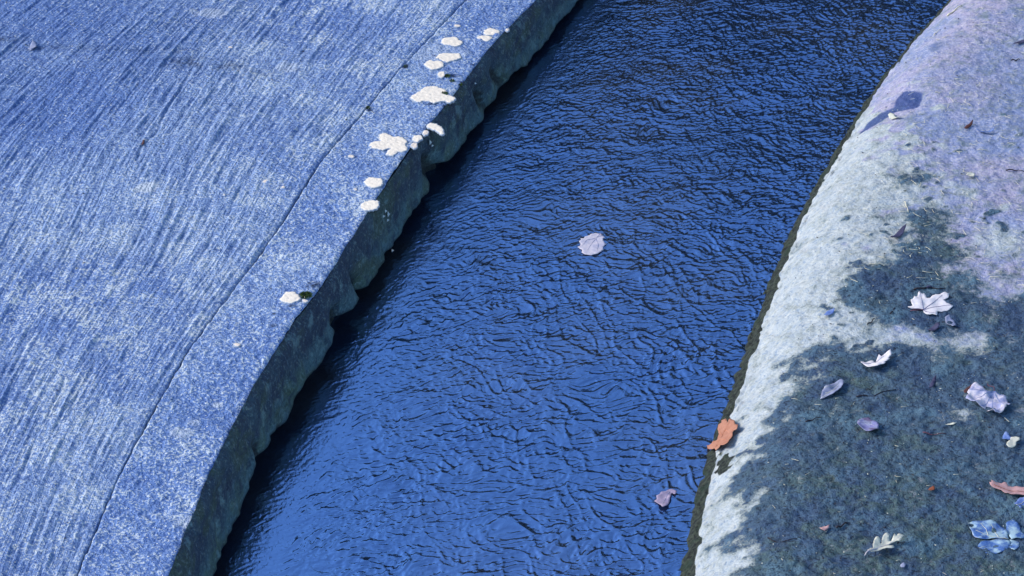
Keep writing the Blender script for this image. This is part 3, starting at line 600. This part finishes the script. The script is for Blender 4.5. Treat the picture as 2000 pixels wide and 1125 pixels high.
leaf('cream oak leaf with finger like lobes standing off the algae at the bottom edge', L_, mL_cream, zbank, mid=((1694, 1090), (1762, 1058)), veins=[[(1695, 1090), (1715, 1077), (1738, 1068), (1762, 1058)]], vmat=mL_lav, stem=[(1697, 1092), (1689, 1087)], fold=.22, curl=.3, lift=.010, seed=15)
SM = [('tiny rust brown leaf scrap curled on the dark algae', [(1812,962),(1815,956),(1822,953),(1826,956),(1824,961),(1817,964)], mL_rust, 'brown'),
      ('sliver of white leaf on the algae left of the crumpled maple leaf', [(1846,833),(1851,829),(1860,828),(1868,829),(1862,832),(1856,832),(1849,834)], mL_cream, ''),
      ('small dark purple leaf standing on edge above the purple cupped leaf', [(1814,762),(1816,752),(1822,744),(1828,740),(1828,746),(1824,754),(1819,762)], mL_dark, ''),
      ('dark purple curled leaf at the top of the algae patch', [(1737,472),(1744,462),(1752,455),(1762,450),(1770,448),(1766,456),(1760,463),(1750,470)], mL_dark, ''),
      ('little violet blue leaf on the pale rim left of the algae patch', [(1608,620),(1614,613),(1622,609),(1630,607),(1628,614),(1622,619),(1612,622)], mL_blue, ''),
      ('faint translucent leaf below right of the large white maple leaf', [(1845,625),(1853,620),(1860,627),(1867,633),(1868,640),(1860,643),(1853,637),(1847,632)], mL_grey, ''),
      ('indigo leaf scrap below the large white maple leaf', [(1812,645),(1820,640),(1830,636),(1836,640),(1828,648),(1818,651)], mL_dark, ''),
      ('little oval cream leaf high on the lavender concrete', [(1886,345),(1890,341),(1897,340),(1904,342),(1903,347),(1896,349),(1889,349)], mL_cream, ''),
      ('pointed rust and grey leaf sliver on the upper right concrete', [(1879,256),(1885,250),(1893,245),(1900,240),(1899,246),(1892,252),(1884,257)], mL_brown, ''),
      ('thin blue leaf lying by the rust leaf sliver on the upper right concrete', [(1905,255),(1915,257),(1928,258),(1944,255),(1940,259),(1928,262),(1912,260)], mL_blue, ''),
      ('small pale bud on the concrete beside the painted shadow streak', [(1734,229),(1738,226),(1745,226),(1752,230),(1758,233),(1748,235),(1738,234)], mL_cream, ''),
      ('small brownish leaf on the brushed concrete in the upper left', [(55,100),(60,92),(64,86),(70,88),(72,94),(66,99),(61,103)], mL_grey, 'L'),
      ('faded pink leaf scrap with green bit low on the algae', [(1600,1036),(1607,1032),(1614,1031),(1620,1030),(1618,1035),(1610,1040)], mL_pink, ''),
      ('faint violet leaf on the algae at the bottom edge', [(1758,1106),(1764,1102),(1769,1105),(1766,1113),(1759,1113)], mL_grey, ''),
      ('brown rotting leaf bit on the pavement at the trowel groove', [(276,284),(279,277),(283,278),(282,284),(278,287)], mL_brown, 'L'),
      ('dark leaf sliver at the upper right edge of the photo', [(1978,90),(1985,85),(1994,82),(2004,80),(2000,85),(1990,88)], mL_dark, '')]
for i, (lb, pts, mt, fl) in enumerate(SM):
    leaf(lb, pts, mt, zslab if fl == 'L' else zbank, fold=.3, curl=.5, lift=.002, seed=20 + i, jag=.0003)
def twig(label, px, mat, r=.0012, zf=zbank, lift=.002, name='twig', knob=None):
    w = [U(a, b, zf)[:2] for a, b in bez(px, 9)]; pts = [(x, y, (zf(x, y) if callable(zf) else zf) + lift + .002 * math.sin(i * 1.3)) for i, (x, y) in enumerate(w)]
    V, F = tube(pts, r * 1.3, r * .6, 6); c = pts[4]; o = mesh_obj(name, np.array(V) - np.array(c), F, mat); o.location = c
    tag(o, label, name.replace('_', ' '))
    if knob:
        q = U(*knob, zf); n = np.array(q) - np.array(c); v2, f2 = tube([n + [-.006, -.002, .003], n + [-.003, 0, .005], n + [.002, .001, .005], n + [.006, .002, .002]], .003, .002, 7)
        me = bpy.data.meshes.new('bud'); me.from_pydata([tuple(v) for v in v2], [], f2); me.materials.append(mL_dark); b = bpy.data.objects.new('bud', me); COL.objects.link(b); b.parent = o
twig('dark curved twig with a bud just above the large white maple leaf', [(1785,566),(1800,565),(1815,561),(1830,567),(1846,564)], mT, .0018, knob=(1815, 563))
twig('thin reddish stem on the algae left of the two coloured leaf', [(1802,846),(1815,849),(1832,850),(1848,847)], mTr)
twig('thick dark twig on the algae right of the scrap with green bit', [(1633,1032),(1640,1030),(1648,1025),(1655,1021)], mT, .0020)
twig('dark twig crossing the algae left of the cupped purple leaf', [(1573,826),(1583,822),(1590,820),(1604,816)], mT, .0014)
twig('long thin dark twig above the cupped purple leaf', [(1672,776),(1690,774),(1705,775),(1722,768),(1750,761)], mT, .0012)
twig('pale straw glued to the wet rim at the top right', [(1850,32),(1858,26),(1868,18),(1879,11)], mStraw, .0022, name='straw')
twig('short pale straw on the rim above the painted shadow streak', [(1824,69),(1829,64),(1837,58)], mStraw, .0011, name='straw')
twig('white straw standing in the upper tip of the algae patch', [(1767,395),(1770,403),(1774,415)], mStraw, .0012, name='straw')
twig('dark forked twig at the right edge above the lavender concrete', [(1975,119),(1985,118),(1992,117)], mT, .0016)
twig('dark bent twig on the concrete at the right edge above the cream leaf', [(1965,334),(1980,333),(1990,334),(2010,340)], mT, .0013)
twig('bent twig on the algae left of the crumpled maple leaf', [(1692,1108 - 345),(1700,761),(1706,756)], mT, .0011)
twig('curved dark stem on the bottom algae left of the cream oak leaf', [(1500,1052),(1508,1058),(1524,1060),(1545,1056),(1560,1052)], mT, .0011)
twig('short black twig with white crumb on the algae', [(1694,635),(1702,630),(1708,622)], mT, .0014)
twig('slanting black twig left of the large white maple leaf', [(1739,614),(1744,608),(1749,601)], mT, .0014)

# ------------------------------------------------------------------ lichen crusts and moss
def mat_lichen(name, a, b):
    m = MT(name, .9, .1); o = m.obj(); c = m.mix(m.mr(m.noise(o, 260, 3, .7), .45, .65, 0, .35), a, b); e = m.ma('ADD', m.attr('rim'), m.ma('MULTIPLY', m.ma('SUBTRACT', m.noise(o, 180, 3, .7), .5), 1.2)); c = m.mix(m.mr(e, .55, .15, 0, .9), c, alb(150, 172, 214)); m.col(c); m.bump(m.noise(o, 300, 3, .7), .4, .003); return m.m
M_lich = mat_lichen('white_lichen', (.84, .69, .52), (.80, .68, .54)); M_lich2 = mat_lichen('grey_lichen', alb(176, 200, 228), alb(130, 160, 200)); M_lich3 = mat_lichen('peach_lichen', (.78, .62, .47), (.70, .55, .44))
def mat_moss():
    m = MT('moss', .9, .1); o = m.obj(); n = m.noise(o, 200, 3, .7); m.col(m.mix(m.mr(n, .4, .6), (.012, .020, .012), (.10, .15, .04))); return m.m
M_moss = mat_moss()
def crust(label, pts, mat=None, name='lichen_patch', cat='lichen', th=.0010, zf=None, group='lichen patches on the kerb strip', jag=.0024, seed=0, step=.0030):
    zf = zf or zslab; V, F, ed, Q = sheet(pts, zf, step, jag, seed)
    z = np.array([zf(x, y) for x, y in V]) + .001 + th * smooth(0, .004, ed) + .0004 * samp(T_grit, V[:, 0] * 2, V[:, 1] * 2)
    c = np.array([V[:, 0].mean(), V[:, 1].mean(), z.mean()]); V3 = np.column_stack([V, z]) - c
    sv, sf = solid(V3, F, .004); rm = np.clip(ed / .005, 0, 1); o = mesh_obj(name, sv, sf, mat or M_lich, None, attrs=dict(rim=np.concatenate([rm, rm]))); o.location = c
    return tag(o, label, cat, group)
def oval(px, py, w_, h_, seed, rot=0, n=18, irr=.13):
    rng = np.random.default_rng(seed); ph = rng.uniform(0, 6.28, 4); P = []
    for k in range(n):
        t = 2 * math.pi * k / n; r = 1 + irr * (math.sin(2 * t + ph[0]) * .6 + math.sin(3 * t + ph[1]) * .6 + math.sin(5 * t + ph[2]) * .5 + rng.uniform(-.35, .35))
        a, b = w_ / 2 * r * math.cos(t), h_ / 2 * r * math.sin(t); c, s_ = math.cos(R(rot)), math.sin(R(rot)); P.append((px + a * c - b * s_, py + a * s_ + b * c))
    return P
Zz = lambda p: Z(650, 0, .3023, p)
crust('largest single white lichen patch with a dark moss fleck on its right side', Zz([(495,635),(520,612),(560,592),(580,572),(605,560),(630,557),(665,560),(700,570),(725,580),(745,595),(722,606),(735,616),(760,615),(785,628),(798,642),(785,655),(760,668),(720,657),(695,660),(655,672),(625,660),(590,655),(560,664),(530,658)]), seed=1, th=.0013)
crust('broad lobed white lichen patch, the second from the water notch', Zz([(232,940),(245,922),(270,912),(310,912),(290,895),(300,868),(335,860),(365,872),(390,885),(430,882),(460,890),(485,918),(470,932),(485,955),(480,975),(450,985),(420,985),(395,1012),(365,1008),(340,998),(350,980),(375,962),(350,965),(325,975),(280,965),(250,962)]), seed=2, th=.0013)
crust('hook shaped white lichen hanging over the kerb edge above the notch', Zz([(605,820),(618,800),(640,795),(680,805),(705,822),(718,845),(722,868),(705,875),(688,868),(668,850),(640,838),(615,832)]), seed=3)
LST = [('tiny white lichen dot, uppermost of all', 893, 51, 13, 6), ('white lichen oval near the kerb edge at the top of the strip', 960, 63, 35, 14), ('slim white lichen just below the uppermost edge oval', 947, 75, 28, 12), ('white lichen speck on the kerb edge at the top', 991, 59, 9, 6),
       ('oval white lichen left of the slim pair near the top', 883, 82, 42, 18), ('wide white lichen touching the rounder one below it', 876, 112, 50, 18), ('rounded white lichen just below the wide one', 848, 127, 37, 20), ('small white lichen beside the row of dark moss flecks', 862, 146, 17, 12),
       ('little round white lichen below the hook shaped one', 831, 260, 13, 11), ('round white lichen right of the broad lobed patch', 815, 271, 21, 14), ('small white lichen between the broad lobed patch and the notch', 809, 285, 16, 11), ('small faint lichen spot left of the broad lobed patch', 686, 306, 14, 6),
       ('lone oval white lichen between the broad patch and the cut off oval', 730, 357, 40, 20), ('oval white lichen on the joint side of the green moss tuft', 567, 582, 42, 22), ('tiny white lichen right of the green moss tuft', 596, 588, 12, 7)]
for i, (lb, px, py, w_, h_) in enumerate(LST): crust(lb, oval(px, py, w_, h_, 30 + i), M_lich if w_ > 16 else M_lich3, seed=30 + i, th=.0011 if w_ > 20 else .0008, jag=.0022 if w_ > 20 else .0004, step=.0032 if w_ > 20 else .002)
crust('white lichen oval cut straight by the kerb edge', [(702,405),(706,398),(715,393),(728,391),(738,392),(742,397),(741,402),(738,408),(730,411),(716,412),(708,410)], seed=50)
SML = [('pale lichen speck high on the brushed slab', 450, 93, 10, 5), ('pale lichen speck on the brushed slab near its upper middle', 591, 187, 11, 6), ('peach lichen speck left of the joint halfway down', 519, 355, 14, 7), ('peach lichen speck right beside the joint halfway down', 553, 366, 9, 6),
       ('small peach lichen speck left of the lone oval patch', 694, 370, 8, 6), ('peach lichen speck low on the kerb strip', 463, 674, 15, 8), ('faint lichen speck near the joint in the lower half', 438, 381, 6, 4)]
for i, (lb, px, py, w_, h_) in enumerate(SML): crust(lb, oval(px, py, w_, h_, 60 + i, n=12), M_lich3, seed=60 + i, th=.0006, jag=.0003, step=.002, group='peach lichen specks on the concrete')
for lb, px, py, w_, h_, sd_ in (('bright green moss tuft squeezed against a white lichen', 597, 577, 26, 14, 1), ('black green moss fleck on the largest lichen patch', 868, 183, 16, 7, 2), ('blackish moss fleck at the right end of the moss row below the small lichen', 900, 166, 10, 6, 3),
                            ('blackish moss fleck in the middle of the row by the small lichen', 883, 158, 11, 6, 4), ('blackish moss fleck touching the small lichen', 874, 149, 14, 8, 5), ('dark moss clump in the joint between the slabs high up', 791, 131, 8, 7, 6), ('dark moss clump in the joint lower down', 719, 211, 9, 8, 7)):
    rng = np.random.default_rng(sd_); V = []; F = []; c = np.array(U(px, py, zslab)); s_ = 1 / FX * 7.; n_ = int(w_ * h_ * 1.1)
    for _ in range(n_):
        a = rng.uniform(0, 6.28); r_ = rng.uniform(0, 1) ** .5; hgt = .0065 * (1 - r_ ** 2) + .001
        p = np.array([math.cos(a) * r_ * w_ / 2 * s_, math.sin(a) * r_ * h_ * s_, 0]); d = rng.normal(0, .0018, 3); d[2] = abs(hgt); wv = rng.normal(0, 1, 2); wv = wv / np.hypot(*wv) * .0011
        k = len(V); V += [p + [wv[0], wv[1], 0], p - [wv[0], wv[1], 0], p + d]; F.append((k, k + 1, k + 2))
    o = mesh_obj('moss_tuft', V, F, M_moss, smooth_=False); o.location = c; tag(o, lb, 'moss', 'moss tufts on the kerb strip')
# lichen on the side face: small lumps set on the wall
def wall_lichen(label, spots, mat):
    V = []; F = []; c0 = None
    for px, py, w_, h_ in spots:
        s_ = 1 / FX * 6.9; yb = None
        # find the point of the wall seen at this pixel
        a, b, c = ray(px, py); best = None
        for y in np.arange(4.6, 7.8, .004):
            t = y / b; z = CH + c * t; x = a * t; g = x - (float(XL(y)) + .012)
            if best is None or abs(g) < best[0]: best = (abs(g), np.array([x, y, z]))
        p = best[1]; c0 = p if c0 is None else c0
        n = 9; k = len(V); ph = np.random.default_rng(int(px)).uniform(.75, 1.2, n)
        V.append(p - c0 + [.005, 0, 0])
        for i in range(n):
            t = 2 * math.pi * i / n; V.append(p - c0 + np.array([-.001 + .0, math.cos(t) * w_ * s_ * .9 * ph[i], math.sin(t) * h_ * s_ * .55 * ph[i]]))
        for i in range(n): F.append((k, k + 1 + i, k + 1 + (i + 1) % n))
    o = mesh_obj('lichen_patch', V, F, mat, attrs=dict(rim=np.ones(len(V)))); o.location = c0; tag(o, label, 'lichen', 'lichen patches on the wall face')
wall_lichen('clustered pale blue lichen on the mossy wall face below the cut off oval', [(758, 418, 9, 9), (753, 412, 6, 6), (764, 424, 7, 7), (757, 430, 6, 6), (766, 414, 5, 5), (749, 422, 4, 5), (770, 419, 4, 4), (760, 436, 4, 4)], M_lich2)
wall_lichen('small white lichen dot low on the middle of the wall face, upper of the two', [(754, 483, 5, 6)], M_lich)
wall_lichen('small white lichen dot at the foot of the wall face, lower of the two', [(766, 489, 5, 4)], M_lich)
wall_lichen('bluish white lichen on the wall face inside the notch below the hook', [(840, 278, 7, 10), (844, 284, 5, 5)], M_lich2)
wall_lichen('small white lichen near the top of the wall face', [(928, 163, 4, 5)], M_lich2)
wall_lichen('single white dot on the wall face near the bottom of the photo', [(425, 1031, 4, 4)], M_lich)

# ------------------------------------------------------------------ litter nobody could count
def litter():
    rng = np.random.default_rng(99); V = []; F = []
    def add(px, py, zf, ln, r_, ang=None):
        x, y, z = U(px, py, zf); a = rng.uniform(0, math.pi) if ang is None else ang; bend = rng.normal(0, .35); pts = []
        for k in range(4):
            u = (k / 3 - .5) * ln; aa = a + bend * (k / 3 - .5); xx = x + math.cos(aa) * u; yy = y + math.sin(aa) * u; pts.append((xx, yy, (zf(xx, yy)) + .0025))
        v, f = tube(pts, r_, r_ * .6, 4); n = len(V); V.extend(v); F.extend([tuple(i + n for i in q) for q in f])
    for i in range(420):
        px = rng.uniform(1640, 2100); py = rng.uniform(-40, 560); 
        if px < 1700 + (560 - py) * .33 - 60: continue
        add(px, py, zbank, rng.uniform(.006, .028), rng.uniform(.0004, .0008))
    for i in range(60): add(rng.uniform(1500, 2100), rng.uniform(560, 1125), zbank, rng.uniform(.004, .02), rng.uniform(.0004, .0007))
    for i in range(120):
        px, py = rng.uniform(0, 900), rng.uniform(0, 1125); q = U(px, py, zslab)
        if q[0] < float(XL(q[1])) - .02: add(px, py, zslab, rng.uniform(.004, .016), .0004)
    me_ = mL_cream; o = mesh_obj('plant_litter', V, F, mStraw); tag(o, 'pale straws and needles scattered over the concrete', kind='stuff')
    for nm, mt, cnt, lab in (('dark_grit', mT, 600, 'dark crumbs of soil and bark scattered over the banks'), ('pale_grit', mL_cream, 500, 'pale grains scattered over the banks')):
        V = []; F = []
        for i in range(cnt):
            left = rng.uniform() < .3; px = rng.uniform(0, 850) if left else rng.uniform(1480, 2080); py = rng.uniform(0, 1125)
            zf = zslab if left else zbank; x, y, z = U(px, py, zf)
            if not left and x - float(XR(y)) < .06: continue
            if left and x > float(XL(y)) - .02: continue
            r_ = rng.uniform(.0008, .0022) * (1.0 if nm == 'dark_grit' else .8) ; st = rng.uniform(.6, 2.4); a = rng.uniform(0, 3.14); n = len(V)
            P = np.array([[1, 0, 0], [0, 1, 0], [-1, 0, 0], [0, -1, 0], [0, 0, 1], [0, 0, -1]]) * [r_ * st, r_, r_ * .7] * rng.uniform(.7, 1.3, (6, 1)); c, s_ = math.cos(a), math.sin(a)
            P = np.stack([P[:, 0] * c - P[:, 1] * s_, P[:, 0] * s_ + P[:, 1] * c, P[:, 2]], 1) + [x, y, z + .002]; V.extend(P)
            for q in ((0, 1, 4), (1, 2, 4), (2, 3, 4), (3, 0, 4), (1, 0, 5), (2, 1, 5), (3, 2, 5), (0, 3, 5)): F.append(tuple(n + k for k in q))
        o = mesh_obj(nm, V, F, mt, smooth_=False); tag(o, lab, kind='stuff')
litter()
